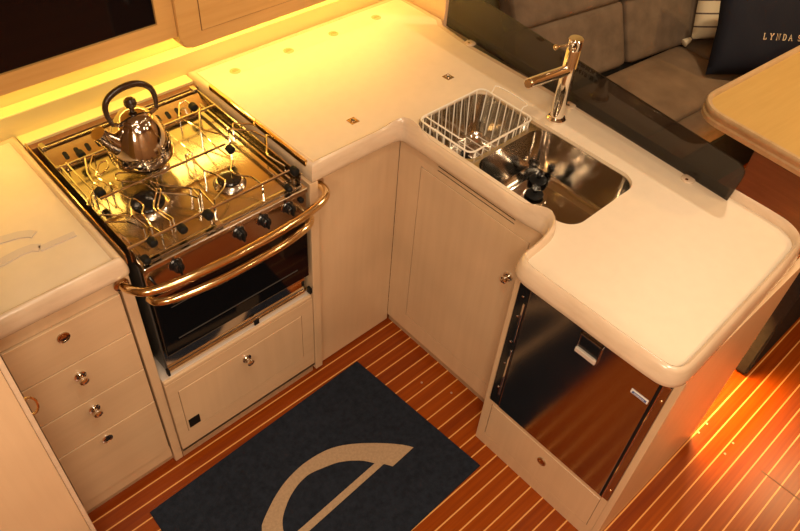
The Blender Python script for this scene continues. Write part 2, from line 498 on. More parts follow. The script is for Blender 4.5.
# top rail with two long vent slots
box(b, fx, fx+.018, DY0, DY1, DZ1, .824); box(b, fx-.0002, fx+.018, DY0, DY1, .8290, .8385); box(b, fx, fx+.018, DY0, DY1, .8435, .862)
for s0 in (.824, .8385):
    box(b, fx, fx+.018, DY0, -.435, s0, s0+.005); box(b, fx, fx+.018, -.140, DY1, s0, s0+.005)
box(b, .455, .470, -.543, .618, 0, .862)
link('carcass', b, 'maple', sk)
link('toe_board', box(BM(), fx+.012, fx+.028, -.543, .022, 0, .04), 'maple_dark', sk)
link('vent_slots', box(BM(), fx+.002, fx+.010, -.434, -.141, .8242, .8433), 'slot_dark', sk)
link('door_lining', box(BM(), fx+.003, fx+.0036, DY0+.0005, DY1-.0005, DZ0+.0005, DZ1-.0005), 'groove', sk)
d = link('door', box(BM(), fx-.001, fx+.012, DY0+.0026, DY1-.0026, DZ0+.0026, DZ1-.0026, .0015), 'maple', sk)
latch(d, fx-.001, -.457, .641, '-x', 1)

# ================================================================== FRIDGE CABINET
fc = thing('fridge_cabinet', 'pale wooden end cabinet around the fridge with a low drawer', 'cabinet')
gx = -.100
b = BM()
box(b, gx, .026, -.560, -.545, 0, .862); box(b, .026, .47, -.560, -.545, 0, .60)                 # side towards sink cabinet
box(b, gx, .47, -1.0315, -1.0125, 0, .862, .0015)        # end panel
frame2 = [(-1.0125, -.560, .0, .058), (-1.0125, -.560, .226, .243)]
for a in frame2: box(b, gx, gx+.018, *a)
box(b, gx, gx+.018, -.575, -.560, .058, .226); box(b, gx, gx+.018, -1.0125, -.993, .058, .226)
box(b, gx+.03, gx+.45, -1.008, -.56, .225, .24)
box(b, .455, .470, -1.008, -.560, 0, .862)
link('carcass', b, 'maple', fc)
link('drawer_lining', box(BM(), gx+.003, gx+.0036, -.9925, -.5755, .059, .225), 'groove', fc)
d = link('drawer', box(BM(), gx-.001, gx+.012, -.9915, -.5770, .0600, .2242, .0015), 'maple', fc)
latch(d, gx-.001, -.792, .168, '-x', 0, 'copper_dark')

fr = thing('refrigerator', 'built-in fridge with dark mirror-like stainless door under the peninsula', 'fridge')
link('body', box(BM(), gx+.012, .40, -1.010, -.602, .2445, .858, .003), 'grey_dark', fr)
dr = link('door', box(BM(), gx-.006, gx+.011, -.9845, -.600, .247, .858, .002), 'steel_dark', fr)
b = BM(); box(b, gx-.004, gx+.011, -.5995, -.563, .247, .858, .001)
hs = link('hinge_strip', b, 'black_gloss', fr)
for z in (.33, .45, .55, .66, .74):
    link('hinge_screw', lathe(BM(), [(.0035, 0), (.0035, .001), (.002, .0018)], (gx-.004, -.581, z), 12, '-x'), 'chrome', hs, True)
for z0, z1 in ((.30, .52), (.56, .72)):
    link('hinge_bar', box(BM(), gx-.0065, gx-.0042, -.594, -.588, z0, z1, .0008), 'chrome', hs)
b = BM(); box(b, gx-.005, gx+.011, -.9920, -.9850, .247, .858)
link('door_seal', b, 'black', fr)
b = BM(); box(b, gx-.0075, gx+.011, -.9945, -.9924, .247, .858)
link('seal_strip', b, 'chrome', fr)
b = BM(); box(b, gx-.003, gx+.011, -1.0120, -.9948, .247, .858)
ss = link('side_strip', b, 'steel_dark', fr)
for z in (.30, .74): link('screw', lathe(BM(), [(.0035, 0), (.0035, .001), (.002, .0018)], (gx-.003, -1.004, z), 12, '-x'), 'brass', ss, True)
link('corner_cap', box(BM(), gx-.0065, gx-.003, -1.012, -.986, .796, .801, .0005), 'chrome', ss)
# square flush latch
lb = BM()
y0, y1, z0, z1 = -.832, -.764, .708, .772
box(lb, gx-.0115, gx-.006, y0, y0+.006, z0, z1, .001); box(lb, gx-.0115, gx-.006, y1-.006, y1, z0, z1, .001)
box(lb, gx-.0115, gx-.006, y0, y1, z1-.005, z1, .001)
fl = link('flush_latch', lb, 'steel_dark', dr)
link('latch_pocket', box(BM(), gx-.0075, gx-.006, y0+.006, y1-.006, z0+.004, z1-.005), 'black_gloss', fl)
link('pull_bar', box(BM(), gx-.0150, gx-.006, y0+.003, y1-.003, z0-.002, z0+.014, .002), 'satin', fl)
link('latch_highlight_bar', box(BM(), gx-.0125, gx-.0115, y0+.008, y1-.004, z1-.004, z1-.001), 'chrome', fl)
# maker's badge
bd = link('badge', box(BM(), gx-.0080, gx-.006, -.981, -.933, .704, .7185, .001), 'white', dr)
link('badge_field', box(BM(), gx-.0086, gx-.0079, -.977, -.937, .7065, .7145), 'blue', bd)
tc_ = bpy.data.curves.new('badge_text', 'FONT'); tc_.body = 'Isotherm'; tc_.size = .0080; tc_.extrude = .0002; tc_.align_x = 'CENTER'; tc_.align_y = 'CENTER'
tc_.materials.append(M['white'])
tmp = bpy.data.objects.new('badge_text', tc_); COL.objects.link(tmp)
dg = bpy.context.evaluated_depsgraph_get(); me = bpy.data.meshes.new_from_object(tmp.evaluated_get(dg))
bpy.data.objects.remove(tmp)
me.materials.clear(); me.materials.append(M['white'])
to = bpy.data.objects.new('badge_text', me); COL.objects.link(to); to.parent = bd
to.matrix_local = Matrix(((0, 0, -1, gx-.0088), (-1, 0, 0, -.957), (0, 1, 0, .7105), (0, 0, 0, 1)))

# ================================================================== COUNTERTOPS
crest = [(-.12, .015), (-.06, .014), (-.030, .011), (-.010, .001), (-.001, -.018), (.000, -.05), (.002, -.10), (.003, -.163), (.003, -.30), (.003, -.40),
         (.004, -.465), (.009, -.500), (.009, -.532), (-.012, -.558), (-.048, -.570), (-.100, -.575), (-.133, -.577), (-.153, -.588), (-.162, -.612), (-.163, -.66), (-.162, -.75), (-.162, -.846), (-.160, -.965),
         (-.154, -1.000), (-.137, -1.015), (-.105, -1.019), (.0, -1.016), (.12, -1.012), (.25, -1.008), (.395, -1.002), (.448, -.990), (.476, -.958), (.487, -.91), (.490, -.80)]
cr = spline([Vector((*p, 0)) for p in crest], 4)
# push crest outwards by 16 mm to get the outer outline (path runs clockwise seen from above -> outward is to its left/right as tested)
outl = []
for i, p in enumerate(cr):
    t = (cr[min(i+1, len(cr)-1)]-cr[max(i-1, 0)]).normalized()
    outl.append((p.x+t.y*.0165, p.y-t.x*.0165))
P = [(-.340, .6265), (-.340, -.001), (-.30, -.001), (-.2, -.001)]+outl+[(.506, -.775), (.506, -.70), (.506, -.2), (.506, .2), (.525, .36), (.550, .392), (.550, .6265)]
# drop near-duplicate points
Q = [P[0]]
for p in P[1:]:
    if hypot(p[0]-Q[-1][0], p[1]-Q[-1][1]) > .006: Q.append(p)
P = Q
flags = []
for p in P:
    if p[0] > .5 and p[1] > -.76: flags.append(0)
    elif p[1] > .6: flags.append(0)
    elif p[0] > .3: flags.append(1.5)
    elif p[0] > -.16 and p[1] > -.60:   # fiddle swells at the two inner corners and dips along the bowls
        def bump_(c, w): return math.exp(-((p[1]-c[1])**2+(p[0]-c[0])**2)/w**2)
        base = .75 if p[0] > -.03 and -.46 < p[1] < -.09 else 1.15
        flags.append(base+1.3*bump_((-.004, -.025), .045)+1.3*bump_((.0, -.53), .05))
    else: flags.append(1.15)
SK1 = rrect(.035, .332, -.222, .004, .045)
SK2 = rrect(.035, .338, -.583, -.236, .052)
# one opening, waisted between the bowls, is filled by the sink's own steel bridge
SKO = rrect(.032, .341, -.586, .008, .055, 8)
sb, nb = countertop_meshes(P, flags, [SKO])
ct = thing('countertop', 'cream L-shaped countertop with raised blonde edge around the sink', 'countertop')
link('top_slab', sb, 'counter', ct)
link('raised_edge', nb, 'nosing', ct, True, sharp=60)
link('edge_strip', box(BM(), -.3385, -.3280, .03, .50, .9000, .9185, .003), 'brass', ct)
tag(ct.children[-1], 'brass strip along the cooker side')
def square_latch(x, y):
    s = link('flush_latch', box(BM(), x-.014, x+.014, y-.014, y+.014, .8995, .9012, .0006), 'bronze', ct)
    link('latch_ring', tube(BM(), [(x+.0075*cos(a*pi/8), y+.0075*sin(a*pi/8), .9018) for a in range(16)], .0012, 6, True), 'chrome', s, True)
    link('latch_button', lathe(BM(), [(.005, 0), (.005, .0012), (.001, .0016)], (x+.001, y, .9012), 16), 'grey_dark', s, True)
square_latch(-.099, .115); square_latch(.294, .113)
for x in (-.218, -.013, .174, .366):
    h = link('hinge_cap', lathe(BM(), [(.0175, -.0005), (.0175, .0006), (.016, .0012), (.001, .0012)], (x, .541, .9), 28), 'cap', ct, True)
    b = BM(); box(b, x-.011, x+.011, .5385, .5405, .9011, .9016); box(b, x-.008, x+.008, .5445, .546, .9011, .9016)
    link('hinge_slots', b, 'bronze', h)
# seams of the icebox lid set in the top
b = BM(); box(b, -.235, .40, .5225, .5240, .8998, .9003)
link('lid_seam', b, 'lidline', ct)

PL = [(-1.88, .6265), (-1.88, -.001), (-1.4, -.001), (-1.0, -.001), (-.900, -.001), (-.872, -.004), (-.858, .012), (-.858, .10), (-.858, .5), (-.858, .6265)]
PL = [(-1.88, .6265), (-1.88, -.001), (-1.5, -.001), (-1.1, -.001), (-.93, -.001)]+[(-.884+.016*cos(radians(a)), .015+.016*sin(radians(a))) for a in (-90, -67, -45, -22, 0)]+[(-.868, .2), (-.868, .4), (-.868, .57), (-.868, .6265)]
fl_ = [0 if p[1] > .6 else 1 for p in PL]
sb, nb = countertop_meshes(PL, fl_)
cl = thing('countertop', 'cream countertop with stepped lid grooves left of the cooker', 'countertop')
link('top_slab', sb, 'counter', cl)
link('raised_edge', nb, 'nosing', cl, True, sharp=60)
tag(link('edge_strip', box(BM(), -.8672, -.8640, .02, .56, .880, .9105, .001), 'brass', cl), 'brass strip along the cooker side')
# stepped rebate of the lid: shallow grey lips
b = BM()
def lip(b, pts, w=.024, h=.0022):
    pts = [Vector((*p, 0)) for p in pts]
    L, R = [], []
    for i, p in enumerate(pts):
        t = (pts[min(i+1, len(pts)-1)]-pts[max(i-1, 0)]).normalized(); nrm = Vector((-t.y, t.x, 0))
        L.append((p+nrm*w/2)); R.append((p-nrm*w/2))
    poly = L+R[::-1]
    prism(b, [(q.x, q.y) for q in poly], .8995, .9+h, 0)
lip(b, spline([Vector((*p, 0)).to_2d().to_3d() for p in []], 1) if False else [(-1.30, .262), (-1.059, .252), (-1.02, .243), (-1.000, .232), (-.992, .222)])
lip(b, [(-1.32, .188), (-1.088, .181), (-1.04, .186), (-1.015, .183), (-1.000, .172)])
lip(b, [(-1.003, .168), (-.97, .168), (-.918, .166)], .018)
link('lid_groove', b, 'lidline', cl)

# ================================================================== SINK
sn = thing('double_sink', 'undermounted polished steel double-bowl sink in the peninsula', 'sink')
def basin(pts, ztop, zbot, draft, drain):
    b = BM(); cx = sum(p[0] for p in pts)/len(pts); cy = sum(p[1] for p in pts)/len(pts)
    w = max(p[0] for p in pts)-cx; d = max(p[1] for p in pts)-cy
    rows = []
    prof = [(0, ztop), (.0, ztop-.01), (draft*.5, (ztop+zbot)/2), (draft, zbot+.03), (draft+.006, zbot+.014), (draft+.016, zbot+.004), (draft+.032, zbot)]
    def ring(ins, z): return [b.verts.new((cx+(p[0]-cx)*(1-ins/w), cy+(p[1]-cy)*(1-ins/d), z)) for p in pts]
    rows = [ring(i, z) for i, z in prof]
    n = len(pts)
    for A, B in zip(rows, rows[1:]):
        for k in range(n): b.faces.new((A[k], A[(k+1) % n], B[(k+1) % n], B[k]))
    # bottom centre pulled to drain
    c = b.verts.new((drain[0], drain[1], zbot-.003))
    for k in range(n): b.faces.new((rows[-1][k], rows[-1][(k+1) % n], c))
    # outer shell for thickness
    ring2 = ring(-.001, ztop); ring3 = ring(draft-.002, zbot+.03); ring4 = ring(draft+.03, zbot-.006)
    for A, B in ((rows[0], ring2), (ring2, ring3), (ring3, ring4)):
        for k in range(n): b.faces.new((A[k], A[(k+1) % n], B[(k+1) % n], B[k]))
    b.faces.new(ring4)
    return b
zb = .735
link('basin', basin(SK1, .889, zb, .012, (.185, -.088)), 'sink_steel', sn, True, sharp=50)
link('basin', basin(SK2, .889, zb, .012, (.235, -.335)), 'sink_steel', sn, True, sharp=50)
# flange with the two bowls cut out
loops = [[Vector((x, y, .8895)) for x, y in rrect(.050, .347, -.592, .012, .048, 8)], [Vector((x, y, .8895)) for x, y in SK1], [Vector((x, y, .8895)) for x, y in SK2]]
loops[0] = [Vector((x, y, .8895)) for x, y in rrect(.0325, .3405, -.5855, .0075, .0545, 8)]
b = BM(); flat = [b.verts.new(v) for l in loops for v in l]
for t in tessellate_polygon(loops): b.faces.new([flat[i] for i in t])
link('rim', b, 'steel_br', sn)
for (x, y) in ((.185, -.088), (.235, -.335)):
    dn = link('drain', lathe(BM(), [(.040, zb-.001), (.040, zb+.002), (.034, zb+.003), (.030, zb+.0012), (.001, zb+.001)], (x, y, 0), 28), 'chrome', sn, True)
    b = BM()
    for k in range(8): lathe(b, [(.003, zb+.0012), (.003, zb+.002)], (x+.018*cos(k*pi/4), y+.018*sin(k*pi/4), 0), 8)
    link('strainer_holes', b, 'black', dn)
# overflow on the end wall of the big bowl
b = BM()
for k in range(5): lathe(b, [(.003, 0), (.003, .0012)], (.20+.009*cos(k*2*pi/5), -.5745+.001, .83+.009*sin(k*2*pi/5)), 8, 'y')
ov = link('overflow', lathe(BM(), [(.017, -.001), (.017, .001), (.015, .0015), (.001, .0015)], (.20, -.5755, .83), 24, 'y'), 'steel_br', sn, True)
link('overflow_holes', b, 'black', ov)

def plug(x, y, z, label):
    p = thing('drain_plug', label, 'plug', (x, y, z), group='rubber plugs in the sink bowls')
    link('plug_body', lathe(BM(), [(.018, 0), (.026, .004), (.027, .010), (.022, .014), (.012, .016)], (0, 0, 0), 24), 'black', p, True)
    link('plug_knob', lathe(BM(), [(.007, .015), (.007, .022), (.013, .027), (.014, .034), (.009, .040), (.001, .041)], (0, 0, 0), 20), 'black_gloss', p, True)
plug(.235, -.335, zb+.002, 'black rubber plug sitting on the drain of the large sink bowl')
plug(.292, -.300, zb+.006, 'black rubber plug lying beside the drain at the faucet side of the large sink bowl')
plug(.185, -.088, zb+.003, 'black rubber plug lying under the white wire basket')

# ------------------------------------------------ wire basket
wb = thing('wire_basket', 'white wire drying basket hanging in the small sink bowl', 'basket')
bx0, bx1, by0, by1 = .050, .325, -.215, -.004
zr, zf = .909, .752
b = BM(); tube(b, [(x, y, zr) for x, y in rrect(bx0, bx1, by0, by1, .022, 4)], .0028, 8, True)
link('rim', b, 'white_wire', wb, True)
b = BM(); ix0, ix1, iy0, iy1 = bx0+.008, bx1-.008, by0+.008, by1-.008
def uwire(b, A, B, C_, D): tube(b, [A, B, C_, D], .0020, 6)
nx = 8
for k in range(nx):
    x = bx0+.022+(bx1-bx0-.044)*k/(nx-1); xi = ix0+.012+(ix1-ix0-.024)*k/(nx-1)
    uwire(b, (x, by0, zr), (xi, iy0, zf), (xi, iy1, zf), (x, by1, zr))
ny = 7
for k in range(ny):
    y = by0+.022+(by1-by0-.044)*k/(ny-1); yi = iy0+.010+(iy1-iy0-.020)*k/(ny-1)
    rod(b, (bx0, y, zr), (ix0, yi, zf), .0020, 6); rod(b, (bx1, y, zr), (ix1, yi, zf), .0020, 6)
link('wires', b, 'white_wire', wb, True)
b = BM(); tube(b, [(x, y, zf) for x, y in rrect(ix0, ix1, iy0, iy1, .02, 4)], .0022, 6, True)
link('base_ring', b, 'white_wire', wb, True)
b = BM(); tube(b, spline([(bx1-.002, -.045, zr), (bx1+.006, -.045, zr+.012), (bx1+.026, -.047, zr+.016), (bx1+.026, -.16, zr+.016), (bx1+.006, -.165, zr+.012), (bx1-.002, -.165, zr)], 3), .0020, 6)
link('handle', b, 'white_wire', wb, True)
b = BM(); tube(b, [(bx0+.003, -.010, zr), (bx0+.020, -.014, zr+.006), (bx0+.022, -.150, zr+.006), (bx0+.030, -.165, zr+.004), (bx0+.008, -.185, zr-.012)], .0022, 6)
link('handle', b, 'white_wire', wb, True)

# ------------------------------------------------ faucet
fa = thing('kitchen_faucet', 'chrome cylindrical mixer tap with side lever behind the sink', 'faucet', (.390, -.250, .9))
link('base_ring', lathe(BM(), [(.029, 0), (.029, .006), (.025, .011), (.020, .012)], n=32), 'chrome', fa, True)
link('column', lathe(BM(), [(.0205, .011), (.0205, .232), (.0195, .234), (.0205, .236), (.0215, .262), (.019, .2655), (.001, .266)], n=32), 'chrome', fa, True)
b = BM(); tube(b, [(-.012, .0, .170), (-.10, .0, .182), (-.183, .0, .192)], .0155, 24)
sp = link('spout', b, 'chrome', fa, True)
link('aerator', tube(BM(), [(-.183, 0, .192), (-.187, 0, .1925)], .012, 20), 'bronze', sp, True)
b = BM(); tube(b, [(-.018, .006, .248), (-.072, .012, .257)], .0038, 12)
lv = link('lever', b, 'chrome', fa, True)
bb = BM(); bmesh.ops.create_uvsphere(bb, u_segments=16, v_segments=10, radius=.0075, matrix=Matrix.Translation((-.074, .012, .2575)))
link('lever_ball', bb, 'brass', lv, True)

# ------------------------------------------------ smoked splash guard
sg = thing('splash_guard', 'smoked acrylic screen standing along the outer edge of the peninsula', 'screen', (.506, 0, 0), radians(-3.2))
gy = [(.384, .9005)]
pts = [(.352, .9005), (.352, 1.062), (-.70, 1.022)]
for k in range(7):
    a = radians(90-90*k/6); pts.append((-.765-.030*cos(a) , .990+.029*sin(a)))
pts += [(-.792, .95), (-.786, .9005)]
b = BM()
A = [b.verts.new((.0, y, z)) for y, z in pts]; B = [b.verts.new((.006, y, z)) for y, z in pts]
b.faces.new(A); b.faces.new(B[::-1])
for k in range(len(pts)): b.faces.new((A[k], A[(k+1) % len(pts)], B[(k+1) % len(pts)], B[k]))
link('panel', b, 'acrylic', sg)
link('base_channel', box(BM(), .0065, .0105, -.776, .352, .9025, .932, .001), 'black_gloss', sg)
for y in (.215, -.232, -.668):
    k = link('bracket', lathe(BM(), [(.019, 0), (.019, .0035), (.0175, .0045), (.001, .0045)], (-.012, y, .9004), 24), 'nosing', sg, True)
    link('bracket_screw', lathe(BM(), [(.0045, 0), (.0045, .0008), (.001, .0015)], (-.020, y, .9048), 12), 'bronze', k, True)

# ================================================================== COOKER
ck = thing('gas_cooker', 'steel gas cooker with black glass oven between the wooden cabinets', 'cooker')
sx0, sx1, sy0, sy1 = -.846, -.364, .004, .540
zt = .868
b = BM()   # outer body
box(b, sx0, sx1, sy0+.018, sy1, .428, zt-.006, .003)
link('body', b, 'grey_dark', ck)
link('hob_plate', box(BM(), sx0+.006, sx1-.006, sy0+.020, sy1-.03, zt-.006, zt, .001), 'steel', ck)
# raised side walls, rear panel with slots, front rail
b = BM()
box(b, sx0, sx0+.004, sy0+.01, sy1, zt-.01, .901, .001)
link('side_rail', b, 'steel', ck)
b = BM(); box(b, sx1-.004, sx1, sy0+.01, sy1, zt-.01, .901, .001)
link('side_rail', b, 'steel', ck)
b = BM(); box(b, sx1-.045, sx1-.030, sy0+.03, sy1-.05, zt, zt+.010, .003); box(b, sx1-.024, sx1-.016, sy0+.03, sy1-.05, zt, zt+.014, .003)
link('side_channel', b, 'steel', ck)
b = BM(); box(b, sx0+.010, sx0+.020, sy0+.03, sy1-.05, zt, zt+.008, .002)
link('side_channel', b, 'steel', ck)
# rear panel leaning, with slots
ya, za, yb, zb_ = .452, .869, .512, .897
b = BM(); vs = [b.verts.new(q) for q in ((sx0+.006, ya, za), (sx1-.006, ya, za), (sx1-.006, yb, zb_), (sx0+.006, yb, zb_))]; b.faces.new(vs)
r_ = bmesh.ops.extrude_face_region(b, geom=b.faces[:])
for v in r_['geom']:
    if isinstance(v, bmesh.types.BMVert): v.co += Vector((0, .0012, -.0026))
rp = link('rear_panel', b, 'steel_br', ck)
LS = hypot(yb-ya, zb_-za); ey, ez = (yb-ya)/LS, (zb_-za)/LS
for grp in [-.796+.031*k for k in range(5)]+[-.520, -.489, -.458]:
    b = BM(); P_ = []
    for k in range(13):
        a = radians(180*k/12); P_.append((grp+.0060*cos(a), LS*.5+.007+.0060*sin(a)))
    for k in range(13):
        a = radians(180+180*k/12); P_.append((grp+.0060*cos(a), LS*.5-.007+.0060*sin(a)))
    A = [b.verts.new((x, ya+ey*t-ez*.0004, za+ez*t+ey*.0004)) for x, t in P_]; B = [b.verts.new((x, ya+ey*t-ez*.0009, za+ez*t+ey*.0009)) for x, t in P_]
    b.faces.new(A); b.faces.new(B[::-1])
    for k in range(len(P_)): b.faces.new((A[k], A[(k+1) % len(P_)], B[(k+1) % len(P_)], B[k]))
    link('vent_slot', b, 'black', rp)
b = BM(); tube(b, [(sx0+.004, .520, .901), (sx1-.004, .520, .901)], .004, 8)
link('rear_rail', b, 'steel', ck, True)
b = BM(); tube(b, [(sx0+.01, .446, zt+.006), (sx1-.01, .446, zt+.006)], .005, 8)
link('rear_bead', b, 'steel', ck, True)
for x in (sx0+.004, sx1-.018):
    link('corner_bracket', box(BM(), x, x+.014, .512, .537, .885, .910, .002), 'steel_br', ck)
# front fiddle beam
b = BM(); box(b, sx0, sx1, sy0-.020, sy0+.016, zt-.012, zt+.006, .004, 3)
link('front_beam', b, 'steel_br', ck)
b = BM(); box(b, sx0+.01, sx1-.01, sy0-.006, sy0+.004, zt+.006, zt+.010, .001)
link('front_bead', b, 'steel', ck)
for x in (-.63, -.405):
    link('beam_clip', box(BM(), x-.010, x+.010, sy0-.0105, sy0+.0105, zt+.0102, zt+.0175, .002), 'steel_br', ck)

def burner(x, y, r):
    base = link('burner', lathe(BM(), [(r+.014, zt), (r+.014, zt+.003), (r+.008, zt+.010), (r+.002, zt+.013), (r*.9, zt+.013)], (x, y, 0), 36), 'steel_br', ck, True)
    link('burner_cap', lathe(BM(), [(r, zt+.013), (r+.002, zt+.016), (r-.001, zt+.020), (r*.5, zt+.0215), (.001, zt+.0215)], (x, y, 0), 36), 'black_gloss', base, True)
burner(-.722, .183, .041); burner(-.512, .133, .030); burner(-.633, .318, .030)

def wire_on(bm, pts, z, r=.0028, dz=None):
    """pts traced as plan positions"""
    P3 = [Vector((p[0], p[1], z if len(p) < 3 else p[2])) for p in pts]
    # round corners a little
    Q = [P3[0]]
    for a, q, c in zip(P3, P3[1:], P3[2:]):
        l1 = min(.008, (a-q).length*.35); l2 = min(.008, (c-q).length*.35)
        s = q+(a-q).normalized()*l1; e = q+(c-q).normalized()*l2
        Q += [s, (s+e)/2*.5+q*.5, e]
    Q.append(P3[-1]); tube(bm, Q, r, 8)
WIRE_SETS = {
 'A': [[(-0.844, 0.185), (-0.785, 0.136), (-0.779, 0.091), (-0.774, 0.067)], [(-0.846, 0.156), (-0.805, 0.123), (-0.788, 0.076)], [(-0.769, 0.278), (-0.766, 0.208), (-0.749, 0.185), (-0.745, 0.150), (-0.763, 0.130), (-0.770, 0.075), (-0.764, 0.039)], [(-0.742, 0.269), (-0.751, 0.285), (-0.743, 0.305), (-0.728, 0.302), (-0.686, 0.264), (-0.683, 0.217), (-0.674, 0.195), (-0.620, 0.134), (-0.622, 0.101)], [(-0.742, 0.269), (-0.702, 0.229), (-0.697, 0.178), (-0.640, 0.120), (-0.628, 0.093)], [(-0.656, 0.258), (-0.689, 0.222), (-0.689, 0.188), (-0.728, 0.136), (-0.735, 0.118), (-0.726, 0.062)], [(-0.645, 0.249), (-0.681, 0.206), (-0.684, 0.177), (-0.718, 0.132), (-0.727, 0.119), (-0.716, 0.064)], [(-0.812, 0.285), (-0.852, 0.238), (-0.846, 0.229), (-0.829, 0.268)], ],
 'B': [[(-0.560, 0.266), (-0.549, 0.260), (-0.559, 0.183), (-0.541, 0.141), (-0.537, 0.106), (-0.558, 0.083), (-0.601, 0.062)], [(-0.471, 0.332), (-0.477, 0.255), (-0.474, 0.170), (-0.504, 0.135), (-0.504, 0.112), (-0.475, 0.079), (-0.473, 0.035)], [(-0.608, 0.115), (-0.612, 0.046)], [(-0.623, 0.139), (-0.608, 0.115)], [(-0.393, 0.291), (-0.380, 0.310), (-0.339, 0.270), (-0.332, 0.215), (-0.391, 0.131), (-0.381, 0.063)], [(-0.407, 0.295), (-0.357, 0.245), (-0.349, 0.198)], ],
 'C': [[(-0.835, 0.422), (-0.839, 0.253)], [(-0.818, 0.423), (-0.816, 0.283)], [(-0.771, 0.413), (-0.795, 0.352), (-0.800, 0.310), (-0.793, 0.265)], [(-0.749, 0.412), (-0.776, 0.374), (-0.773, 0.325), (-0.740, 0.341), (-0.731, 0.370), (-0.752, 0.371), (-0.785, 0.329), (-0.774, 0.270)], [(-0.483, 0.424), (-0.466, 0.340), (-0.424, 0.261)], [(-0.544, 0.371), (-0.542, 0.261)], [(-0.560, 0.266), (-0.556, 0.180)], [(-0.483, 0.426), (-0.449, 0.482), (-0.425, 0.489), (-0.425, 0.463)], [(-0.465, 0.345), (-0.415, 0.430)], ],
}
WIRE_SETS['D'] = WIRE_SETS['C'][4:]; WIRE_SETS['C'] = WIRE_SETS['C'][:4]
for key in 'ABCD':
    b = BM()
    for l in WIRE_SETS[key]: wire_on(b, l, .905, .0024)
    # short legs down to the hob
    for l in WIRE_SETS[key]:
        for e in (l[0], l[-1]): tube(b, [(e[0], e[1], .905), (e[0], e[1], zt)], 0.0020, 6)
    link('pan_support', b, 'chrome', ck, True)
# long rods across
for (x0_, x1_, y_, z_) in ((-.852, -.369, .036, .908), (-.815, -.452, .240, .905), (-.846, -.372, .415, .905)):
    b = BM(); tube(b, [(x0_, y_, z_), (x1_, y_, z_)], .0036, 10)
    link('pot_rail', b, 'chrome', ck, True)
for (x, y, z, r) in ((-.795, .024, .905, .0125), (-.717, .020, .905, .0125), (-.643, .023, .906, .0135), (-.375, .030, .906, .0135), (-.830, -.002, .889, .011), (-.418, -.001, .889, .010),
                  (-.805, .262, .905, .014), (-.452, .215, .903, .013), (-.425, .445, .905, .013), (-.770, .440, .900, .012)):
    r *= .86
    b = BM(); lathe(b, [(r*.7, -.012), (r, -.009), (r*1.06, 0), (r, .009), (r*.6, .013), (.001, .014)], (x, y, z), 20, '-y')
    bu = link('bumper', b, 'black', ck, True)
# pillars carrying the front rod
for x in (-.848, -.373, -.63):
    b = BM(); tube(b, [(x, .036, zt-.004), (x, .036, .908)], .003, 8); link('rail_post', b, 'steel', ck, True)

# control panel
cp = link('control_panel', box(BM(), sx0, sx1, sy0-.010, sy0+.010, .770, zt-.0125, .003), 'steel', ck)
for x in (-.765, -.584, -.509, -.429):
    kn = link('control_knob', lathe(BM(), [(.0165, 0), (.0175, .004), (.0150, .007), (.0140, .022), (.0120, .0245), (.001, .025)], (x, sy0-.010, .836), 28, '-y'), 'black_gloss', cp, True)
    link('knob_ring', tube(BM(), [(x+.0185*cos(a*pi/12), sy0-.0115, .836+.0185*sin(a*pi/12)) for a in range(24)], .0016, 6, True), 'chrome', kn, True)
    b = BM(); box(b, x-.003, x+.003, sy0-.0415, sy0-.010, .821, .851, .002)
    link('knob_grip', b, 'black', kn)
link('igniter', lathe(BM(), [(.008, 0), (.008, .005), (.006, .008), (.001, .009)], (-.384, sy0-.010, .834), 18, '-y'), 'black', cp, True)
b = BM(); tube(b, [(-.833, sy0-.010, .833), (-.829, sy0-.028, .815)], .0035, 10)
link('toggle', b, 'black_gloss', cp, True)

# oven door
od = link('oven_door', box(BM(), sx0+.003, sx1-.003, sy0-.012, sy0+.016, .5255, .765, .003), 'oven_glass', ck)
link('door_window_frame', box(BM(), sx0+.045, sx1-.045, sy0-.0135, sy0-.012, .575, .578), 'grey_dark', od)
link('door_window_frame', box(BM(), sx0+.045, sx1-.045, sy0-.0135, sy0-.012, .700, .702), 'grey_dark', od)
link('top_trim', box(BM(), sx0+.003, sx1-.003, sy0-.014, sy0-.0122, .750, .764, .0005), 'steel', od)
hp = spline([(-.850, -.012, .775), (-.842, -.036, .778), (-.800, -.060, .783), (-.70, -.079, .788), (-.61, -.083, .790), (-.50, -.078, .788), (-.41, -.060, .784), (-.375, -.036, .779), (-.368, -.012, .775)], 6)
link('door_handle', tube(BM(), hp, .0105, 16), 'brass', od, True)
# polished lower strip + rail
link('lower_panel', box(BM(), sx0+.003, sx1-.003, sy0+.014, sy0+.024, .449, .5225, .001), 'lower_mirror', ck)
link('lower_rail', box(BM(), sx0, sx1+.006, sy0+.004, sy0+.0138, .4440, .4468, .001), 'brass', ck)
link('base_strip', box(BM(), sx0+.003, sx1-.003, sy0+.0145, sy0+.024, .4200, .4425, .001), 'lower_mirror', ck)
link('rail_end', box(BM(), sx1, sx1+.009, sy0-.008, sy0+.008, .432, .455, .001), 'black', ck)
link('rail_end', box(BM(), sx0-.006, sx0+.001, sy0-.004, sy0+.010, .436, .458, .001), 'black', ck)
link('rail_catch', box(BM(), -.565, -.548, sy0-.001, sy0+.0038, .430, .450, .001), 'black', ck)

# grab rail bolted to the posts
gr = thing('grab_rail', 'polished curved safety rail across the front of the cooker', 'rail')
gp = spline([(-.896, .014, .835), (-.890, -.012, .837), (-.868, -.045, .840), (-.82, -.064, .842), (-.737, -.078, .845), (-.62, -.084, .846), (-.50, -.080, .845), (-.40, -.068, .843), (-.340, -.050, .842), (-.312, -.022, .841), (-.309, .018, .841)], 6)
link('bar', tube(BM(), gp, .0115, 16), 'brass', gr, True)
for x, z in ((-.896, .835), (-.309, .841)):
    link('end_flange', lathe(BM(), [(.019, 0), (.019, .004), (.014, .007)], (x, .0155, z), 24, '-y'), 'copper_dark', gr, True)

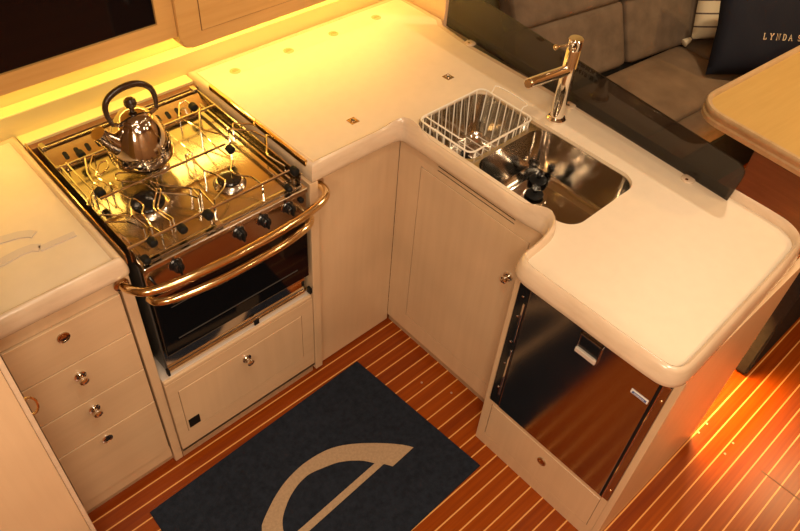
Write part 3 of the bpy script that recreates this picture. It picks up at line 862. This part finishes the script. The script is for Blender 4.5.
# ================================================================== KETTLE
kt = thing('kettle', 'polished steel kettle with brown arched handle on the rear burner', 'kettle', (-.655, .316, .910), radians(0))
prof = [(.060, 0), (.074, .004), (.082, .018), (.083, .034), (.078, .058), (.069, .084), (.058, .108), (.048, .124), (.042, .131), (.040, .132)]
link('body', lathe(BM(), prof, n=48), 'kettle_steel', kt, True, sharp=60)
b = BM(); lathe(b, [(.0425, .1305), (.0405, .1345), (.030, .143), (.016, .148), (.006, .149)], n=40)
ld = link('lid', b, 'kettle_steel', kt, True, sharp=60)
link('lid_knob', lathe(BM(), [(.006, .148), (.006, .156), (.0125, .160), (.016, .168), (.0150, .177), (.009, .183), (.001, .184)], n=24), 'handle_br', ld, True)
# spout, pointing left
b = BM(); tube(b, [(-.055, -.006, .070), (-.078, -.008, .094), (-.094, -.010, .118), (-.101, -.011, .130)], [.030, .023, .018, .019], 20)
link('spout', b, 'kettle_steel', kt, True)
sp = [(-.056, -.004, .128), (-.063, -.004, .150), (-.066, -.004, .170), (-.062, -.002, .190), (-.046, -.001, .207), (-.015, 0, .217), (.018, 0, .217), (.044, 0, .206), (.060, 0, .188), (.066, 0, .166), (.066, 0, .145), (.063, 0, .126)]
sps = spline(sp, 5)
rr = [.0050+.0035*sin(pi*i/(len(sps)-1)) for i in range(len(sps))]
link('handle', tube(BM(), sps, rr, 12), 'handle_br', kt, True)
b = BM(); tube(b, [(-.040, -.003, .118), (-.050, -.004, .128), (-.057, -.004, .131)], .0055, 10); tube(b, [(.040, 0, .118), (.055, 0, .126), (.064, 0, .130)], .0055, 10)
link('handle_mount', b, 'kettle_steel', kt, True)

# ================================================================== UPPER CABINETS
mc_ = thing('wall_cabinet', 'wooden wall cabinet with a large dark glass door above the cooker', 'cabinet')
yf = .350
wz0, wz1 = 1.234, 1.62
b = BM()
wx0, wx1 = -1.46, -.530
box(b, -1.55, wx0, yf, yf+.02, 1.188, 1.72); box(b, wx1, -.483, yf, yf+.02, 1.188, 1.72)
box(b, wx0, wx1, yf, yf+.02, 1.188, wz0); box(b, wx0, wx1, yf, yf+.02, wz1, 1.72)
link('door_frame', b, 'maple_up', mc_)
b = BM(); box(b, -1.55, -.483, yf+.021, .60, 1.190, 1.205); box(b, -1.55, -.483, yf+.021, .66, 1.70, 1.72); box(b, -1.55, -1.53, yf+.021, .66, 1.206, 1.70); box(b, -.498, -.483, yf+.021, .66, 1.206, 1.70); box(b, -1.53, -.5, .64, .66, 1.206, 1.70)
link('carcass', b, 'maple_up', mc_)
link('glass_panel', box(BM(), wx0+.001, wx1-.001, yf+.006, yf+.012, wz0+.001, wz1-.001), 'oven_glass', mc_)

rc = thing('wall_cabinet', 'wooden wall cabinet with a plain door to the right of the glass-fronted one', 'cabinet')
yr = .340
def rr_face(x0, x1, z0, z1, r, yA, yB, b):
    pts = []
    for k in range(9):
        a = radians(180+90*k/8); pts.append((x0+r+r*cos(a), z0+r+r*sin(a)))
    pts += [(x1, z0), (x1, z1), (x0, z1)]
    A = [b.verts.new((x, yA, z)) for x, z in pts]; B = [b.verts.new((x, yB, z)) for x, z in pts]
    fA = b.faces.new(A); b.faces.new(B[::-1])
    for k in range(len(pts)): b.faces.new((A[k], A[(k+1) % len(pts)], B[(k+1) % len(pts)], B[k]))
    bmesh.ops.bevel(b, geom=list(fA.edges), offset=.004, segments=2, affect='EDGES')
b = BM(); rr_face(-.482, .545, 1.150, 1.74, .030, yr, yr+.022, b)
link('face_frame', b, 'maple_up', rc)
b = BM(); box(b, -.475, .54, yr+.023, .60, 1.160, 1.175); box(b, -.475, -.46, yr+.023, .66, 1.176, 1.72); box(b, .525, .54, yr+.023, .66, 1.176, 1.72); box(b, -.46, .525, .64, .66, 1.176, 1.72); box(b, -.475, .54, yr+.023, .66, 1.721, 1.74)
link('carcass', b, 'maple_up', rc)
for x0, x1 in ((-.418, .040), (.050, .500)):
    link('door_gap', box(BM(), x0-.0016, x1+.0016, yr-.0006, yr+.002, 1.1884, 1.70), 'groove', rc)
    link('door', box(BM(), x0, x1, yr-.003, yr+.001, 1.190, 1.698, .001), 'maple_up', rc)
# LED strips under the wall cabinets
def emis(name, col, s):
    m = bpy.data.materials.new(name); m.use_nodes = True; nt = m.node_tree; nt.nodes.clear()
    e = nt.nodes.new('ShaderNodeEmission'); o = nt.nodes.new('ShaderNodeOutputMaterial'); e.inputs[0].default_value = (*col, 1); e.inputs[1].default_value = s
    nt.links.new(e.outputs[0], o.inputs[0]); M[name] = m
LEDC = (1.0, .63, .13)
def area(name, loc, sx, sy, power, col, rot=(0, 0, 0)):
    l = bpy.data.lights.new(name, 'AREA'); l.shape = 'RECTANGLE'; l.size = sx; l.size_y = sy; l.energy = power; l.color = col
    if name in ('toe_light', 'under_table_light'): l.spread = radians(110)
    o = bpy.data.objects.new(name, l); COL.objects.link(o); o.location = loc; o.rotation_euler = rot; return o
area('under_cabinet_light', (-1.0, .605, 1.186), 1.05, .02, LEDP*.60, LEDC)
area('under_cabinet_light', (.03, .603, 1.158), 1.0, .02, LEDP, LEDC)

# ================================================================== OPEN DOOR at left
cd = thing('cabin_door', 'pale wooden cabin door standing open at the left edge, nearest the camera', 'door')
dyy = -.26
link('leaf', box(BM(), -1.86, -1.2135, dyy, dyy+.022, .004, 1.98, .002), 'maple', cd)
link('edge_band', box(BM(), -1.2132, -1.2030, dyy-.0005, dyy+.0225, .004, 1.98, .002), 'nosing', cd)
b = BM(); tube(b, [(-1.199+.021*cos(a*pi/12)*.6, dyy+.012, .928+.026*sin(a*pi/12)) for a in range(24)], .0026, 8, True)
link('ring_latch', b, 'brass', cd, True)

# ================================================================== SALOON: settee, table, pillows
RZ = radians(-5)
se = thing('settee', 'taupe suede settee with panelled backrest beyond the peninsula', 'sofa', (1.0, .235, 0), RZ)
b = BM(); box(b, -.30, 1.75, -.52, .0, .0, .325, .01)
link('base', b, 'carpet_dark', se)
# backrest: lower pads, upper pads (leaning), wooden cap
def rotpad(name, w, d, h, loc, rx, mat, parent, puff=.012, r=.03):
    return link(name, pad(BM(), w, d, h, r, puff), mat, parent, True, loc=loc, rot=(rx, 0, radians(-4)), sharp=80)
for k, (xc, w) in enumerate(((.28, .62), (.91, .62), (1.45, .44))):
    rotpad('back_cushion', w, .11, .29, (xc, .055-.07*(xc-.28), .430), radians(-24), 'suede_dark', se, .01)
    rotpad('upper_back_cushion', w, .11, .25, (xc, .155-.09*(xc-.28), .695), radians(-30), 'suede_dark', se, .01)
b = BM(); box(b, -.30, 1.75, .02, .115, .326, .45); box(b, -.30, 1.75, .30, .40, .82, .93, .01)
link('back_frame', b, 'carpet_dark', se)
b = BM(); box(b, -.30, 1.75, .24, .42, .932, .952, .006)
link('wood_cap', b, 'maple_dark', se)
def seat(label, x, y, w, d):
    c, s = cos(RZ), sin(RZ)
    o = link('seat_cushion', pad(BM(), w, d, .125, .035, .012), 'suede', None, True, loc=(1.0+c*x-s*y, .235+s*x+c*y, .3265), rot=(0, 0, RZ), sharp=80)
    tag(o, label, 'cushion', 'settee seat cushions')
seat('square taupe suede seat cushion against the settee backrest beside the navy pillow', .53, -.205, .92, .40)
seat('narrow taupe suede seat cushion at the table edge in front of the square one', .53, -.468, .92, .12)
seat('taupe suede corner seat cushion in the shadow under the striped pillow', 1.355, -.264, .70, .52)

# navy pillow
def pillow(name, label, w, h, t, loc, rx, ry, rz, mat):
    root = thing(name, label, 'pillow', loc, 0, 'throw pillows on the settee')
    root.rotation_mode = 'XYZ'
    root.rotation_euler = Matrix.Rotation(rz, 3, 'Z').to_4x4().to_euler()
    root.matrix_world = Matrix.Translation(loc) @ Matrix.Rotation(rz, 4, 'Z') @ Matrix.Rotation(rx, 4, 'X') @ Matrix.Rotation(ry, 4, 'Y')
    link('cover', pillow_mesh(BM(), w, h, t), mat, root, True, sharp=80)
    return root
rzp = math.atan2(-.677, .736)
pn = pillow('throw_pillow', 'navy throw pillow embroidered with cream capital letters on the settee', .46, .42, .13, (1.940, -.269, .475), radians(-27), 0, rzp, 'navycloth')
# embroidered letters: strokes with slab serifs
GL = {
 'L': [[(.12, 0), (.12, 1)], [(0, 1), (.28, 1)], [(0, 0), (.62, 0), (.62, .26)]],
 'Y': [[(.35, 0), (.35, .48), (.05, 1)], [(.35, .48), (.65, 1)], [(-.05, 1), (.2, 1)], [(.5, 1), (.75, 1)], [(.2, 0), (.5, 0)]],
 'N': [[(.1, 0), (.1, 1), (.6, 0), (.6, 1)], [(-.02, 0), (.22, 0)], [(-.02, 1), (.12, 1)], [(.48, 1), (.72, 1)]],
 'D': [[(.1, 0), (.1, 1)], [(0, 1), (.35, 1), (.58, .8), (.62, .5), (.58, .2), (.35, 0), (0, 0)]],
 'A': [[(.02, 0), (.35, 1), (.68, 0)], [(.16, .36), (.54, .36)], [(-.08, 0), (.14, 0)], [(.55, 0), (.78, 0)]],
 'S': [[(.6, .78), (.45, .98), (.2, .98), (.08, .78), (.16, .58), (.5, .45), (.6, .24), (.46, .02), (.2, .02), (.05, .22)]],
}
b = BM(); xh = .024
x = -.034
for ch in 'LYNDA S':
    if ch == ' ': x += .016; continue
    for stp in GL[ch]:
        pp = []
        for (u, v_) in stp:
            px, pz = x+u*xh*.9, .164+v_*xh
            U, V = px/.23, (pz-.21)/.21
            th = .065*((1-min(.99, abs(U))**4)*(1-min(.99, abs(V))**4))**.55 + .004*sin(9*U+4*V)*(1-U*U)*(1-V*V)
            pp.append((px, -th-.0008, pz))
        tube(b, pp, .0019, 6)
    x += .0275
link('embroidered_letters', b, 'thread', pn, True)
ps = pillow('throw_pillow', 'cream throw pillow with thin dark stripes half hidden behind the navy one', .40, .40, .12, (2.15, -.02, .478), radians(-25), radians(0), radians(-35), 'striped')
b = BM(); lathe(b, [(.004, 0), (.012, .012), (.020, .045), (.010, .05)], n=14)
tz = link('corner_tassel', b, 'striped', ps, True, loc=(-.195, 0, .01), rot=(0, radians(-120), 0))

# table
RT = radians(-4)
tb = thing('saloon_table', 'golden wooden saloon table with rounded corner and raised rim at right', 'table', (1.115, -.433, 0), RT)
def tpoly(x0, x1, y0, y1, r): return rrect(x0, x1, y0, y1, r, 8)
link('table_top', prism(BM(), tpoly(-.030, 1.12, -.775, .040, .095), .722, .746), 'table', tb)
# rim: closed moulded ring
R_ = tpoly(-.052, 1.145, -.80, .062, .115)
Nn = edge_normals(R_); rows = []; b = BM()
for ins, z in [(.010, .700), (.0, .706), (0, .722), (.005, .727), (.005, .735), (.001, .740), (.001, .752), (.006, .758), (.018, .758), (.023, .752), (.024, .745), (.026, .70)]:
    rows.append([b.verts.new((p[0]-m_.x*ins, p[1]-m_.y*ins, z)) for p, m_ in zip(R_, Nn)])
rows.append(rows[0])
for A, B in zip(rows, rows[1:]):
    for k in range(len(R_)): b.faces.new((A[k], A[(k+1) % len(R_)], B[(k+1) % len(R_)], B[k]))
link('rim', b, 'table_edge', tb, True, sharp=40)
link('drop_leaf', box(BM(), -.040, -.020, -.520, -.205, .30, .698, .003), 'mahogany', tb)
b = BM(); box(b, .35, .75, -.52, -.37, 0, .04, .01); box(b, .42, .68, -.475, -.415, .04, .7215, .01)
link('pedestal', b, 'mahogany', tb)

# upholstered bench end beyond the peninsula
b = BM(); prof = []
for k in range(9):
    a = radians(180+90*k/8); prof.append((.830+.035+.035*cos(a), .035+.035*sin(a)))
prof += [(1.55, 0), (1.55, .64), (.830, .64)]
A = [b.verts.new((u, -1.028, z)) for u, z in prof]; B = [b.verts.new((u, -.978, z)) for u, z in prof]
b.faces.new(A); b.faces.new(B[::-1])
for k in range(len(prof)): b.faces.new((A[k], A[(k+1) % len(prof)], B[(k+1) % len(prof)], B[k]))
bmesh.ops.recalc_face_normals(b, faces=b.faces)
bmesh.ops.bevel(b, geom=[e for e in b.edges if abs(e.verts[0].co.y-e.verts[1].co.y) < 1e-6], offset=.006, segments=2, affect='EDGES')
tag(link('bench_end_panel', b, 'carpet_dark', None, True), 'charcoal upholstered panel standing on the floor just beyond the peninsula end', 'panel')

# ================================================================== LIGHTS
WARM = (1.0, .80, .56)
def spot(x, y, power, size=.10, col=WARM, z=ZC-.012):
    l = bpy.data.lights.new('ceiling_and_fill_lamp', 'AREA'); l.shape = 'DISK'; l.size = size; l.energy = power; l.color = col
    o = bpy.data.objects.new('ceiling_and_fill_lamp', l); COL.objects.link(o); o.location = (x, y, z); return o
for x, y, p, sz in LAMPS: spot(x, y, p, sz)
for x, y, p, sz in WARMLAMPS: spot(x, y, p, sz, (1.0, .62, .26))
area('fill_light', (-1.92, -1.25, 1.75), .35, .35, 9, WARM, (0, radians(-80), 0))  # added fill from the left side to brighten the fronts, not a cabin fitting
area('under_table_light', (1.40, -.62, .69), .30, .12, 3.0, (1, .50, .13))
area('toe_light', (.66, -.90, .40), .25, .10, TOE, (1, .50, .13))

w = bpy.data.worlds.new('cabin_air'); S.world = w; w.use_nodes = True
w.node_tree.nodes['Background'].inputs[0].default_value = (1, .8, .6, 1); w.node_tree.nodes['Background'].inputs[1].default_value = .05

# ================================================================== CAMERA
Rr = ((0.73387723, -0.67650248, 0.06138891), (-0.45672288, -0.55830774, -0.69260138), (0.50282046, 0.48024666, -0.7187035))
cam = bpy.data.cameras.new('camera'); co = bpy.data.objects.new('camera', cam); COL.objects.link(co)
mw = Matrix(((Rr[0][0], -Rr[1][0], -Rr[2][0], -1.25831), (Rr[0][1], -Rr[1][1], -Rr[2][1], -1.23217), (Rr[0][2], -Rr[1][2], -Rr[2][2], 2.14300), (0, 0, 0, 1)))
co.matrix_world = mw
cam.sensor_width = 36; cam.lens = 729.775/800*36; cam.clip_start = .02
S.camera = co
S.view_settings.view_transform = 'Standard'; S.view_settings.look = 'None'; S.view_settings.gamma = 1; S.view_settings.exposure = EXPO
S.view_settings.use_curve_mapping = False
